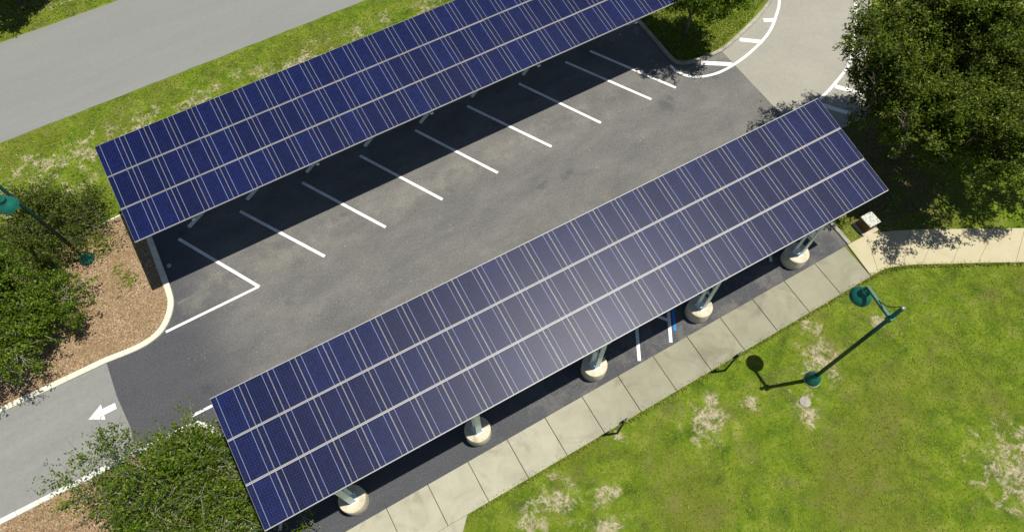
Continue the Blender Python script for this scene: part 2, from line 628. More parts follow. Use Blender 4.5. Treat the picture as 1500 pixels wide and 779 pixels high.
# ------------------------------------------------------------------ the ground, roads and paving
struct(MB().poly([(-400, -400), (400, -400), (400, 400), (-400, 400)], 0.0).build('ground', M['grass']))
# ragged turf edge of the far road
rag = lambda x, a: a * (math.sin(x * 1.9) + math.sin(x * 4.7 + 1) * 0.6 + math.sin(x * 11.3) * 0.4)
xs = [-60 + i * 0.35 for i in range(420)]
road = [(x, 38.75 + rag(x, 0.016)) for x in xs] + [(x, 47.4 + rag(x + 9, 0.02)) for x in xs[::-1]]
struct(MB().poly(road, 0.010).build('road', M['road']))

LOTS = 6.965                      # north edge of the walk
island_edge = smooth_line([(25.5, 29.6), (25.5, 27.4), (25.5, 25.3), (25.5, 23.6), (25.72, 23.0), (26.3, 22.65), (27.4, 22.46), (29.1, 22.44), (31.0, 22.95), (32.7, 23.5), (34.3, 24.15), (35.6, 24.95), (37.4, 27.0), (38.6, 30.5), (39.0, 36.0)], 4)
paved_edge = smooth_line([(26.28, 9.6), (26.3, 11.2), (27.0, 12.9), (29.2, 13.9), (32.2, 13.7), (34.3, 13.9), (36.0, 15.6), (37.8, 17.9), (39.3, 19.5), (40.9, 21.3), (43.2, 25.0), (44.8, 29.3), (45.5, 36.0)], 4)
kN = [(-60, 21.05), (-13.0, 21.05), (-11.4, 20.93), (-10.4, 21.05), (-9.7, 21.4), (-9.15, 22.0), (-8.8, 22.7), (-8.68, 23.5), (-8.66, 25.2), (-8.64, 27.4), (-8.64, 29.55)]
kN = kN[:1] + smooth_line(kN[1:], 4)
kS = [(-60, 15.74), (-13.0, 15.74), (-10.1, 15.70), (-9.55, 15.45), (-9.15, 15.0), (-8.95, 14.4), (-8.93, 13.0), (-8.93, 9.4), (-8.93, LOTS)]
kS = kS[:1] + smooth_line(kS[1:], 4)
i0 = next(i for i, q in enumerate(kN) if q[0] >= -13.0)
j0 = next(i for i, q in enumerate(kS) if q[0] >= -13.0)
e0 = next(i for i, q in enumerate(island_edge) if q[0] >= 29.0)
p0 = next(i for i, q in enumerate(paved_edge) if q[0] >= 29.0)
lot = kN[i0:] + island_edge[:e0] + [(28.98, 22.45), (29.0, 18.0), (29.05, 14.0)] + paved_edge[:p0][::-1] + [(26.24, LOTS)] + kS[j0:][::-1] + [(-12.85, 17.0), (-13.02, 19.0)]
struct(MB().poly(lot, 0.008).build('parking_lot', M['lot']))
lane = [(-60, 21.05), (-13.0, 21.05), (-13.02, 19.0), (-12.85, 17.0), (-13.0, 15.74), (-60, 15.74)]
struct(MB().poly(lane, 0.008).build('exit_lane', M['lane']))
entry = [(28.98, 22.45)] + island_edge[e0:] + [(39.0, 38.9), (45.5, 38.9)] + paved_edge[p0:][::-1] + [(29.05, 14.0), (29.0, 18.0)]
struct(MB().poly(entry, 0.008).build('entry_road', M['entry']))

KP = [(0.0, 0.0), (0.0, 0.10), (0.03, 0.13), (0.30, 0.13), (0.33, 0.10), (0.33, 0.0)]
def lengths(pts, prof, name, mat, every=3.0, gap=0.02):
    mb = MB()
    P = [Vector(q) for q in pts]
    cur, run = [P[0]], 0.0
    for a, b in zip(P, P[1:]):
        d = (b - a).length
        u = (b - a) / d
        done = 0.0
        while run + (d - done) >= every:
            st = every - run
            done += st
            q = a + u * done
            cur.append(q - u * gap / 2)
            mb.ribbon([tuple(x) for x in cur], prof)
            cur, run = [q + u * gap / 2], 0.0
        run += d - done
        if (b - cur[-1]).length > 0.03:
            cur.append(b)
    if len(cur) > 1:
        mb.ribbon([tuple(x) for x in cur], prof)
    return struct(mb.build(name, M[mat]))


lengths(kN, KP, 'kerb', 'kerb')
lengths(kS[::-1], [(o * 0.85, z) for o, z in KP], 'kerb', 'kerbwhite')
lengths(island_edge, [(o * 0.8, z) for o, z in KP], 'kerb', 'kerbgrey')
lengths([(-8.3, 29.6), (25.4, 29.6)], [(o * 0.8, z) for o, z in KP], 'kerb', 'kerbgrey')
lengths([(26.24, LOTS + 0.02)] + paved_edge[:12], [(-o * 0.75, z * 0.8) for o, z in KP], 'kerb', 'kerbgrey')
lengths(paved_edge[12:], [(-o * 0.6, z * 0.6) for o, z in KP], 'kerb', 'kerbgrey')

# walk along the lot: square slabs with open joints
SL, X0, YB = 2.2377, 1.359, 4.782
walk = MB()
jo = 0.016
bx = []
for i in range(-6, 11):
    xa, xb = X0 + i * SL + jo, X0 + (i + 1) * SL - jo
    dz = random.uniform(-0.006, 0.006)
    yb = YB + (0.0 if i >= 0 else -0.0)
    walk.prism([(xa, yb), (xb, yb), (xb, LOTS), (xa, LOTS)], 0.0, 0.10 + dz)
walk.prism([(X0 + 11 * SL - SL + SL + jo - SL, YB + 0.0), (X0 + 11 * SL - jo - 0.03, YB), (X0 + 11 * SL - jo - 0.03, LOTS), (X0 + 10 * SL + SL * 0 + jo + SL * 0, LOTS)], 0.0, 0.085)
struct(walk.build('sidewalk', M['walk'], bevel=0.012))
br = MB()
for i in range(6):
    ya, yb = YB - 0.012 - i * 2.24, YB - 0.012 - (i + 1) * 2.24 + 0.03
    if i == 0:
        br.prism([(0.16, ya), (-0.55, ya - 0.75), (-0.62, yb), (-3.10, yb), (-3.10, ya)], 0.0, 0.098)
    else:
        br.prism([(-0.62, ya), (-0.62, yb), (-3.10, yb), (-3.10, ya)], 0.0, 0.098)
struct(br.build('sidewalk', M['walk'], bevel=0.012))
# pale newer path that curves away to the right
pn = smooth_line([(26.20, 6.97), (27.6, 6.90), (28.9, 6.47), (30.04, 5.92), (31.5, 5.15), (32.98, 4.33), (34.4, 3.55), (35.95, 2.70), (45, -2.3)], 8)
ps = smooth_line([(26.00, 4.79), (26.5, 4.79), (27.3, 4.66), (28.05, 4.38), (29.0, 3.93), (30.5, 3.12), (31.84, 2.42), (33.75, 1.38), (43.5, -4.0)], 8)
pts_n = [pn[8], pn[16], pn[24], pn[32], pn[40], pn[48], pn[56], pn[64]]
path = MB()
nn = 8
for i in range(8):
    a = [Vector(q) for q in pn[i * nn:i * nn + nn + 1]]
    b = [Vector(q) for q in ps[i * nn:i * nn + nn + 1]]
    sh = 0.006
    da, db = (a[1] - a[0]).normalized() * sh, (b[1] - b[0]).normalized() * sh
    a[0] = a[0] + da; b[0] = b[0] + db
    a[-1] = a[-1] - da; b[-1] = b[-1] - db
    path.prism([tuple(q) for q in b] + [tuple(q) for q in a[::-1]], 0.0, 0.095)
struct(path.build('footpath', M['path'], bevel=0.01))
# planting beds
bedN = [(-60, 21.3)] + [(x - 0.0, y + 0.2) if x < -11 else (x - 0.2, y + 0.05) for x, y in kN[1:]] + [(-9.9, 29.72), (-13.66, 29.5), (-17.5, 29.2), (-60, 29.2)]
struct(MB().poly(bedN, 0.07).build('gravel_bed', M['gravel']))
bedS = [(-60, 15.5)] + [(x - 0.15, y - 0.15) for x, y in kS[1:]] + [(-8.93 - 0.2, 2), (-60, 2)]
struct(MB().poly(bedS, 0.06).build('gravel_bed', M['gravel']))

# ------------------------------------------------------------------ painted markings
PZ = 0.013


def stripe(a, b, w, mat='white', z=PZ, name='road_marking'):
    return struct(MB().ribbon([a, b], [(-w / 2, z - 0.002), (-w / 2, z), (w / 2, z), (w / 2, z - 0.002)]).build(name, M[mat]))


ends = [(-4.33, 21.29), (-0.38, 21.26), (3.48, 21.28), (7.25, 21.33), (11.06, 21.37), (14.93, 21.42), (18.61, 21.45), (22.48, 21.43), (24.43, 21.43)]
heads = [(-7.33, 26.53), (-3.59, 26.55), (0.39, 26.62), (4.24, 26.72), (8.08, 26.78), (11.85, 26.85), (15.67, 26.82), (19.30, 26.9), (21.25, 26.9)]
for a, b in zip(heads, ends):
    stripe(a, b, 0.18, name='parking_line')
stripe((-4.36, 21.32), (-9.72, 21.24), 0.15, z=0.0145)
stripe((-8.65, 22.57), (-6.91, 22.62), 0.16, 'faded')
# south stalls
stripe((13.73, 10.5), (11.80, 7.12), 0.18, name='parking_line')
stripe((15.90, 10.5), (13.87, 7.14), 0.18, name='parking_line')
stripe((16.15, 10.5), (14.47, 7.59), 0.15, 'blue', name='parking_line')
stripe((14.50, 8.26), (13.55, 9.5), 0.17, z=0.0145)
stripe((24.8, 13.4), (21.70, 8.32), 0.165, name='parking_line')
for x in (-7.0, -3.3, 0.5, 4.3, 8.1, 18.4):
    stripe((x + 1.9, 13.6), (x - 1.0, 8.82 if x > -5 else 8.6), 0.165, name='parking_line')
stripe((-9.9, 16.05), (-4.5, 16.08), 0.15)
# lane arrow
struct(MB().poly([(-14.62, 18.5), (-13.86, 18.97), (-13.86, 18.70), (-13.20, 18.70), (-13.20, 18.35), (-13.86, 18.35), (-13.86, 18.08)], PZ).build('lane_arrow', M['white']))
# white lines round the island and at the entrance
isl = smooth_line([(25.22, 23.2), (25.32, 22.52), (25.79, 21.78), (26.65, 21.29), (28.07, 21.07), (30.31, 21.38), (32.68, 22.18), (34.44, 23.38), (35.5, 24.4), (37.2, 26.6), (38.3, 30.5)], 8)
W2 = [(-0.095, PZ - 0.002), (-0.095, PZ), (0.095, PZ), (0.095, PZ - 0.002)]
struct(MB().ribbon(isl, W2).build('road_marking', M['white']))
for a, b in (((27.16, 22.33), (28.87, 21.20)), ((30.67, 22.72), (31.85, 21.80)), ((33.21, 23.32), (33.90, 22.95)), ((35.9, 25.05), (36.3, 25.2))):
    stripe(a, b, 0.34, z=0.0145)
le = smooth_line([(44.0, 29.5), (42.3, 25.2), (40.06, 21.7), (38.54, 19.96), (37.24, 18.62), (35.76, 17.44), (34.23, 16.75), (32.07, 16.07), (29.6, 15.75), (27.6, 15.6)], 6)
struct(MB().ribbon(le, W2).build('road_marking', M['white']))
for a, b in (((33.55, 16.37), (34.95, 14.75)), ((31.6, 15.85), (32.9, 14.15)), ((29.6, 15.7), (30.4, 14.4))):
    stripe(a, b, 0.32, z=0.0145)

# ------------------------------------------------------------------ solar carports
NCOL, PITCH, ROW = 26, 1.29, 2.0316


def carport(label, loc, rz, ztop, tilt, cols, col_y, up):
    t = R(tilt)
    root = thing('solar_carport', (loc[0], loc[1], 0), label, 'carport', 'solar carports over the parking stalls', rz)
    L = NCOL * PITCH
    ct, st = math.cos(t), math.sin(t)

    def P(x, s, d=0.0):           # s metres down the slope from the upper edge, d above it
        return Vector((x, -s * ct + d * -st, ztop - s * st + d * ct))
    global glass_me, frame_me
    if 'glass_me' not in globals():
        g = MB().box((PW / 2, PH / 2, -0.006), (PW - 0.018, PH - 0.018, 0.012)).build('solar_panel', M['cells'])
        glass_me = g.data
        bpy.data.objects.remove(g)
        f = MB()
        fw = 0.011
        for c, d in (((PW / 2, fw / 2, -0.02), (PW, fw, 0.046)), ((PW / 2, PH - fw / 2, -0.02), (PW, fw, 0.046)), ((fw / 2, PH / 2, -0.02), (fw, PH - 2 * fw, 0.044)), ((PW - fw / 2, PH / 2, -0.02), (fw, PH - 2 * fw, 0.044))):
            f.box(c, d)
        fo = f.build('frame', M['alu'])
        frame_me = fo.data
        bpy.data.objects.remove(fo)
    for j in range(3):
        for i in range(NCOL):
            q = P(i * PITCH + (PITCH - PW) / 2, (j + 1) * ROW - (ROW - PH) / 2)
            # each module sits a hair differently in its clamps
            jt = t + random.gauss(0, 0.0020)
            po = link('solar_panel', glass_me, root, q, (jt, random.gauss(0, 0.0020), 0))
            link('frame', frame_me, po)
    # rails under each seam and edge
    ru = MB()
    for s_, w in ((0.035, 0.05), (ROW - 0.026, 0.028), (ROW + 0.026, 0.028), (2 * ROW - 0.026, 0.028), (2 * ROW + 0.026, 0.028), (3 * ROW - 0.035, 0.05)):
        ru.beam(P(0, s_, -0.055), P(L, s_, -0.055), w, 0.05)
    ru.build('seam_rail', M['rail'], root)
    mu = MB()  # backing bars added under the module gaps so no sunlight leaks through
    for i in range(NCOL + 1):
        xx = min(max(i * PITCH, 0.02), L - 0.02)
        mu.beam(P(xx, 0.07, -0.062), P(xx, 3 * ROW - 0.07, -0.062), 0.05, 0.03)
    for s_ in (ROW, 2 * ROW):
        mu.beam(P(0.03, s_, -0.095), P(L - 0.03, s_, -0.095), 0.12, 0.02)
    mu.build('gap_backing', M['clamp'], root)
    for s_ in (0.5, 1.55, 2.6, 3.5, 4.5, 5.6):
        MB().beam(P(0.05, s_, -0.19), P(L - 0.05, s_, -0.19), 0.07, 0.18).build('purlin', M['steel'], root)
    for cx in cols:
        sy_ = -col_y / ct
        ztip = 0.14
        # cantilever beam, deep at the column and shallow at the tip
        bm_ = MB()
        bm_.beam(P(cx, 6.06, -0.36), P(cx, sy_, -0.46), 0.16, 0.13, 0.16, 0.34) if sy_ < 3 else bm_.beam(P(cx, 0.15, -0.36), P(cx, sy_, -0.46), 0.16, 0.13, 0.16, 0.34)
        far_ = 0.1 if sy_ < 3 else 6.06
        bm_.beam(P(cx, sy_, -0.46), P(cx, far_, -0.38), 0.16, 0.34, 0.16, 0.18)
        bm_.build('beam', M['steel'], root)
        top = P(cx, sy_, -0.55).z
        hc = top - 0.92
        c = MB()
        for s in (-1, 1):
            c.box((cx, col_y + s * 0.20, 0.92 + hc / 2), (0.30, 0.05, hc))
        for hz_ in (0.42, 0.62, 0.82):       # batten plates tie the two flanges
            c.box((cx, col_y, 0.92 + hc * hz_), (0.10, 0.35, 0.10))
        c.build('column', M['steel'], root)
        b = MB().box((cx, col_y, 0.915 + 0.012), (0.50, 0.56, 0.024)).build('base_plate', M['steel'], root)
        for a_ in (-1, 1):
            for b_ in (-1, 1):
                MB().lathe([(0.0, 0.06), (0.028, 0.055), (0.028, 0.0)], (cx + a_ * 0.19, col_y + b_ * 0.235, 0.938), 6, True).build('bolt', M['rail'], b)
        MB().lathe([(0.66, 0.0), (0.66, 0.87), (0.645, 0.905), (0.61, 0.916), (0.0, 0.916)], (cx, col_y, 0), 48).build('pedestal', M['pier'], root)
        # small drain spout under the lower edge
    return root


carport('nearer solar canopy carport beside the concrete walk, blue panels in three rows', (-7.278, 13.56), R(-0.424), 6.30, 8.196,
        [3.02, 9.80, 16.70, 23.45, 30.14], -5.52, 1)
carport('farther solar canopy carport beside the grass verge, shading the white stall lines', (-8.239, 29.528), R(0.2408), 6.02, 7.305,
        [2.9, 9.7, 16.5, 23.38, 30.15], -1.15, 0)
# correct column tops lie under the modules; pedestals stand on the ground

# ------------------------------------------------------------------ wheel stops
stop_pos = [(x_ - 0.16, y_ - 0.09) for x_, y_ in [(-6.42, 27.07), (-2.80, 27.18), (1.05, 27.26), (4.95, 27.28), (8.76, 27.20), (12.59, 27.44), (16.41, 27.39)]]
names = ['first', 'second', 'third', 'fourth', 'fifth', 'sixth', 'seventh']
s0 = None
for (x, y), nm in zip(stop_pos, names):
    if s0 is None:
        mb = MB()
        mb.ribbon([(0.0, 0.0), (1.83, 0.0)], [(-0.10, 0.0), (-0.085, 0.10), (-0.06, 0.125), (0.06, 0.125), (0.085, 0.10), (0.10, 0.0)])
        s0 = mb.build('wheel_stop', M['stop'], bevel=0.012)
        o = s0
    else:
        o = s0.copy()
        COL.objects.link(o)
    o.location = (x, y, 0.010)
    o.rotation_euler = (0, 0, R(30 + random.uniform(-2, 2)))
    tag(o, 'concrete wheel stop poking out from under the farther carport, %s from the left' % nm, 'wheel stop', 'wheel stops under the farther carport')


# ------------------------------------------------------------------ lamps
def lamp(loc, label, arm_sign, swing=0.09):
    root = thing('street_lamp', (loc[0], loc[1], 0), label, 'street lamp', 'green street lamps')
    s = arm_sign
    MB().lathe([(0.45, 0.0), (0.45, 0.05), (0.435, 0.07), (0.0, 0.07)], n=32).build('concrete_ring', M['kerbgrey'], root)
    MB().lathe([(0.41, 0.07), (0.41, 0.16), (0.385, 0.19), (0.385, 0.26), (0.36, 0.30), (0.33, 0.42), (0.25, 0.55), (0.17, 0.62), (0.15, 0.66), (0.15, 0.74), (0.12, 0.78), (0.0, 0.78)], n=32).build('base', M['green'], root)
    pol = MB().tube([(0, 0, 0.7), (0, 0, 9.55)], [0.105, 0.088], 20).build('pole', M['shadedgreen'], root)
    MB().lathe([(0.090, 9.52), (0.100, 9.55), (0.100, 9.60), (0.06, 9.63), (0.0, 9.64)], n=20).build('pole_cap', M['metal'], pol)
    arm = MB()
    arm.beam((0.0, s * 0.07, 8.50), (swing * 1.08, s * 1.56, 8.62), 0.13, 0.16, 0.13, 0.14)
    arm.box((0, 0, 8.5), (0.28, 0.28, 0.26))
    arm_o = arm.build('arm', M['green'], root, bevel=0.01)
    # sagging cable from the pole cap to the middle of the arm
    a, b = Vector((0.0, s * 0.10, 9.52)), Vector((0.05, s * 0.86, 8.66))
    pts = []
    for i in range(13):
        t = i / 12
        q = a.lerp(b, t)
        q.z -= 0.42 * 4 * t * (1 - t) * 0.6
        q.y += s * -0.02
        pts.append(q)
    MB().tube(pts, 0.018, 6).build('cable', M['black'], arm_o)
    c = (swing, s * 1.44, 0.0)
    MB().lathe([(0.0, 8.58), (0.10, 8.575), (0.13, 8.50), (0.15, 8.42), (0.20, 8.40), (0.205, 8.30), (0.16, 8.26), (0.18, 8.20), (0.25, 8.12), (0.34, 8.04), (0.415, 7.94), (0.445, 7.85), (0.45, 7.80), (0.475, 7.78), (0.475, 7.75), (0.44, 7.75), (0.40, 7.88), (0.30, 8.02), (0.0, 8.08)], c, 40).build('lamp_shade', M['green'], root)
    MB().lathe([(0.0, 7.70), (0.2, 7.72), (0.34, 7.76), (0.40, 7.80), (0.38, 7.86), (0.0, 7.98)], c, 32).build('lens', M['glass'], root)
    return root


lamp((19.126, 1.783, 0), 'green street lamp standing on the open lawn, shadow falling on grass', 1)
lamp((-12.303, 27.792, 0), 'green street lamp rising from the gravel bed through tree branches', -1, 0.22)


# ------------------------------------------------------------------ accessible-parking signs
def sign(x, y, label):
    root = thing('parking_sign', (x, y, 0), label, 'sign', 'small signs at the back of the walk')
    MB().beam((0, 0, 0.0), (0, 0, 2.55), 0.085, 0.085).build('post', M['greysign'], root)
    b = MB().box((0, 0.055, 2.25), (0.46, 0.014, 0.62)).build('sign_plate', M['greysign'], root, bevel=0.004)
    MB().box((0, 0.0645, 2.25), (0.42, 0.003, 0.58)).build('sign_face', M['bluesign'], b)


sign(8.66, 4.49, 'slim dark sign post at the back edge of the walk, farther from the lamp')
sign(15.45, 4.44, 'slim dark sign post at the back edge of the walk, nearest the lamp shadow')

# ------------------------------------------------------------------ slatted bin, utility cover, edging
bn = thing('litter_bin', (27.92, 7.43, 0), 'brown slatted square bin with pale speckled lid beside the footpath', 'bin')
MB().box((0.02, -0.06, 0.045), (1.10, 1.10, 0.09)).build('concrete_pad', M['pad'], bn, bevel=0.015)
MB().box((0, 0, 0.09 + 0.36), (0.72, 0.74, 0.72)).build('slatted_side', M['slats'], bn, bevel=0.006)
MB().box((0, 0, 0.84), (0.80, 0.82, 0.06)).build('lid', M['lid'], bn, bevel=0.012)

cv = MB()
cv.lathe([(0.30, 0.0), (0.30, 0.03), (0.285, 0.036), (0.0, 0.036)], n=9)
tag(cv.build('utility_cover', M['kerbgrey'], loc=(18.04, 1.02, 0)), 'round pale concrete utility cover in the bare soil by the lamp', 'utility cover')
cv = MB()
cv.lathe([(0.13, 0.0), (0.13, 0.02), (0.11, 0.022), (0.09, 0.014), (0.0, 0.014)], n=20)
tag(cv.build('drain_cap', M['rail'], loc=(-8.35, 25.1, 0.010)), 'small round drain cap in the shaded asphalt beside the kerb', 'drain cap')
ed = MB().beam((-17.4, 29.27, 0.07), (-9.3, 29.77, 0.07), 0.085, 0.10).build('garden_edging', M['kerbwhite'])
tag(ed, 'thin white edging strip between the gravel bed and the grass', 'edging')


# ------------------------------------------------------------------ trees
def rand_unit(n):
    v = rng.normal(size=(n, 3))
    return v / np.linalg.norm(v, axis=1)[:, None]


def leaf_quads(C, size, up=1.0, asp=0.55):
    n = len(C)
    nr = rand_unit(n) + np.array([0, 0, up])
    nr /= np.linalg.norm(nr, axis=1)[:, None]
    a = np.cross(nr, rand_unit(n))
    a /= np.linalg.norm(a, axis=1)[:, None]
    b = np.cross(nr, a)
    s = (size * rng.uniform(0.55, 1.7, n))[:, None]
    V = np.stack([C - a * s, C - b * s * asp + nr * s * 0.12, C + a * s, C + b * s * asp + nr * s * 0.12], 1).reshape(-1, 3)
    F = np.arange(4 * n).reshape(n, 4)
    return V, F


def tree(base, label, cat, limbs, sub, twigs, leaves, R_, zc, hz, leaf, mat, trunk_h=1.4, trunk_r=0.16, lean=(0, 0), spread=0.20, seed=1, name='tree', sprig=1.0, zmin=0.5, prune=None, clear=None, lobes=(), bark='bark', ymax=None, var=(0.78, 1.16)):
    """trunk > limbs > branches > twigs; leaves crowd along the twigs inside an uneven ellipsoid"""
    rd = random.Random(seed)
    root = thing(name, (base[0], base[1], 0), label, cat)
    wood = MB()
    cx = Vector((lean[0], lean[1], zc))
    fork = Vector((lean[0] * 0.25, lean[1] * 0.25, trunk_h))
    wood.tube([(0, 0, -0.05), (0.02, 0.01, 0.25), fork * 0.6, fork], [trunk_r * 1.45, trunk_r * 1.1, trunk_r, trunk_r * 0.9], 9)
    L = []
    lump = [rd.uniform(*var) for _ in range(9)]
    for i in range(limbs):
        az = (i * 2.39996 + rd.uniform(-0.25, 0.25)) % 6.28318
        el = math.asin(min(0.97, 0.02 + 0.95 * ((i * 0.618034) % 1.0))) + rd.uniform(-0.12, 0.12)
        k = lump[int((az % 6.283) / 6.283 * 9) % 9] * rd.uniform(0.78, 1.0)
        for la, lw, lf in lobes:        # longer or shorter limbs towards a bearing
            if abs((math.degrees(az) - la + 180) % 360 - 180) < lw:
                k *= 1 + (lf - 1) * math.cos(el)
        tip = cx + Vector((math.cos(az) * math.cos(el) * R_ * k, math.sin(az) * math.cos(el) * R_ * k, math.sin(el) * hz * k))
        if clear:
            tip.x = max(tip.x, clear - base[0] + 0.5)
        mid = fork.lerp(tip, 0.5) + Vector((rd.uniform(-.3, .3), rd.uniform(-.3, .3), 0.12 * R_))
        pts = [fork, fork.lerp(mid, 0.5) + Vector((0, 0, 0.05 * R_)), mid, mid.lerp(tip, 0.5) + Vector((rd.uniform(-.15, .15), rd.uniform(-.15, .15), 0.04 * R_)), tip]
        r0 = trunk_r * 0.55
        wood.tube(pts, [r0, r0 * 0.8, r0 * 0.6, r0 * 0.4, r0 * 0.15], 6)
        for j in range(sub):
            t = 0.28 + 0.72 * (j + rd.random()) / sub
            q = t * 4
            a = int(min(q, 3.99))
            p = pts[a].lerp(pts[a + 1], q - a)
            out = (tip - fork).normalized()
            d = Vector((rd.gauss(0, 1), rd.gauss(0, 1), rd.gauss(0.15, 0.7))).normalized() * 0.9 + out * 0.7
            d.normalize()
            ln = R_ * rd.uniform(0.22, 0.46) * (1.15 - 0.5 * t)
            e = p + d * ln
            if e.z < zmin:
                e.z = zmin + rd.random() * 0.3
            if clear:
                e.x = max(e.x, clear - base[0] + 0.25)
            bm = p.lerp(e, 0.5) + Vector((rd.uniform(-.08, .08), rd.uniform(-.08, .08), 0.04 * ln))
            wood.tube([p, bm, e], [r0 * 0.32, r0 * 0.22, r0 * 0.07], 5)
            for w in range(twigs):
                tt = rd.uniform(0.25, 1.0)
                pp = p.lerp(bm, tt * 2) if tt < 0.5 else bm.lerp(e, tt * 2 - 1)
                dd = (Vector((rd.gauss(0, 1), rd.gauss(0, 1), rd.gauss(0.25, 0.6))).normalized() + d * 0.8).normalized()
                le_ = rd.uniform(0.35, 0.95) * sprig
                ee = pp + dd * le_
                if rd.random() < 0.5 and not (clear and ee.x + base[0] < clear + 0.2):
                    wood.tube([pp, ee], [0.016, 0.006], 3, False)
                n = max(3, int(leaves * rd.uniform(0.5, 1.4)))
                tq = (0.15 + 0.95 * rng.random(n) ** 0.7)[:, None]
                L.append(np.array(pp)[None] + (np.array(ee) - np.array(pp))[None] * tq + rng.normal(0, spread * 0.5, (n, 3)) * (0.5 + 0.5 * rd.random()))
    C = np.concatenate(L)
    C[:, 2] = np.maximum(C[:, 2], zmin * 0.6 + 0.1)
    if clear:                       # kept clear of the carport
        C = C[(C[:, 0] + base[0] > clear + 0.15 * np.sin(C[:, 1] * 5) + 0.2755 * np.maximum(0, C[:, 2] - 5.6)) | (C[:, 1] + base[1] > 14.2)]
    if ymax:                        # clipped back from the lane
        C = C[C[:, 1] + base[1] < ymax + 0.35 * np.sin(C[:, 0] * 2.1)]
    if prune:
        # cut back where the crown would shade or touch these spots (ground x, y, radius)
        for px_, py_, pr_ in prune:
            sx_ = C[:, 0] + base[0] - 0.2755 * C[:, 2]
            sy_ = C[:, 1] + base[1] + 0.0966 * C[:, 2]
            C = C[np.hypot(sx_ - px_, sy_ - py_) > pr_ * (1 + 0.25 * np.sin(C[:, 0] * 7))]
    wood.build('trunk', M[bark], root)
    V, F = leaf_quads(C, leaf)
    fast_mesh('crown', V, F, mat, root)
    return root


LEAF_OAK = leaf_mat('oak_leaves', [(0.0, (0.022, 0.044, 0.004)), (0.45, (0.070, 0.112, 0.008)), (0.8, (0.130, 0.172, 0.014)), (1.0, (0.260, 0.268, 0.065))], 0.3)
LEAF_YAU = leaf_mat('yaupon_leaves', [(0.0, (0.034, 0.070, 0.005)), (0.45, (0.086, 0.150, 0.009)), (0.85, (0.150, 0.225, 0.016)), (1.0, (0.300, 0.330, 0.080))], 0.35)
LEAF_DRK = leaf_mat('shade_leaves', [(0.0, (0.030, 0.050, 0.008)), (0.5, (0.075, 0.110, 0.013)), (1.0, (0.150, 0.175, 0.035))], 0.3)

tree((32.9, 10.4), 'large dark green oak with broad dense crown beside the path and entrance road', 'tree', 40, 16, 9, 44, 7.0, 5.9, 4.6, 0.062, LEAF_OAK, 2.2, 0.24, (0.2, 0.2), 0.36, 3, zmin=1.5, var=(0.8, 1.12), prune=[(27.85, 7.3, 0.8)], clear=26.7, lobes=((222, 22, 0.68), (268, 24, 1.22), (305, 24, 1.15)))
tree((-15.8, 25.3), 'spreading green tree in the gravel bed below the lamp, reaching the exit lane', 'tree', 22, 12, 8, 30, 3.7, 1.9, 2.2, 0.054, LEAF_YAU, 0.7, 0.11, (-0.4, 0.1), 0.26, 8, sprig=1.2, zmin=0.4, var=(0.62, 1.12), bark='palebark')
tree((-13.2, 30.2), 'dark low tree behind the lamp on the grass edge left of the carport', 'tree', 16, 9, 7, 18, 3.1, 1.1, 1.1, 0.056, LEAF_DRK, 0.5, 0.09, (-0.2, 0.2), 0.36, 15, sprig=1.2, zmin=0.22, var=(0.6, 1.15))
tree((-10.5, 11.7), 'bright green loose tree overhanging the exit lane kerb, nearest the camera', 'tree', 28, 10, 8, 22, 5.1, 1.8, 1.7, 0.052, LEAF_YAU, 0.6, 0.10, (-0.1, 0.0), 0.24, 22, sprig=1.6, zmin=0.25, var=(0.50, 1.14), bark='palebark', ymax=15.8)
tree((27.7, 24.9), 'small tree on the kerbed island at the end of the farther carport', 'tree', 22, 11, 8, 30, 3.5, 4.9, 2.4, 0.06, LEAF_YAU, 1.8, 0.10, (-0.5, -0.2), 0.3, 31, zmin=1.6)
tree((-11.3, 50.7), 'dark tree at the upper left corner beyond the far road', 'tree', 14, 9, 7, 24, 2.7, 3.0, 2.2, 0.08, LEAF_DRK, 1.2, 0.14, (0, 0), 0.3, 41, zmin=0.8)
tree((-7.2, 52.5), 'green tree beyond the far road, right of the corner tree and partly cut off', 'tree', 14, 9, 7, 24, 2.9, 3.2, 2.4, 0.08, LEAF_DRK, 1.2, 0.14, (0, 0), 0.3, 47, zmin=0.8)


# ------------------------------------------------------------------ ground cover, loose stones and litter
def inside(poly, X, Y):
    c = np.zeros(len(X), bool)
    n = len(poly)
    for i in range(n):
        (x1, y1), (x2, y2) = poly[i], poly[i - 1]
        if y1 == y2:
            continue
        k = ((y1 > Y) != (y2 > Y)) & (X < (x2 - x1) * (Y - y1) / (y2 - y1) + x1)
        c ^= k
    return c


def blades(X, Y, h, z0=0.0, w=0.035):
    """tufts of three leaning blades"""
    n = len(X)
    k = 3
    X, Y = np.repeat(X, k), np.repeat(Y, k)
    hh = np.repeat(h, k) * rng.uniform(0.6, 1.2, n * k)
    a = rng.uniform(0, 2 * np.pi, n * k)
    lean = rng.uniform(0.6, 1.8, n * k)
    dx, dy = np.cos(a), np.sin(a)
    B = np.stack([X + rng.normal(0, 0.02, n * k), Y + rng.normal(0, 0.02, n * k), np.full(n * k, z0 - 0.005)], 1)
    s = np.stack([-dy, dx, 0 * dx], 1) * w
    T = B + np.stack([dx * hh * lean, dy * hh * lean, hh], 1)
    V = np.stack([B - s, B + s, T], 1).reshape(-1, 3)
    F = np.arange(len(V)).reshape(-1, 3)
    return V, F


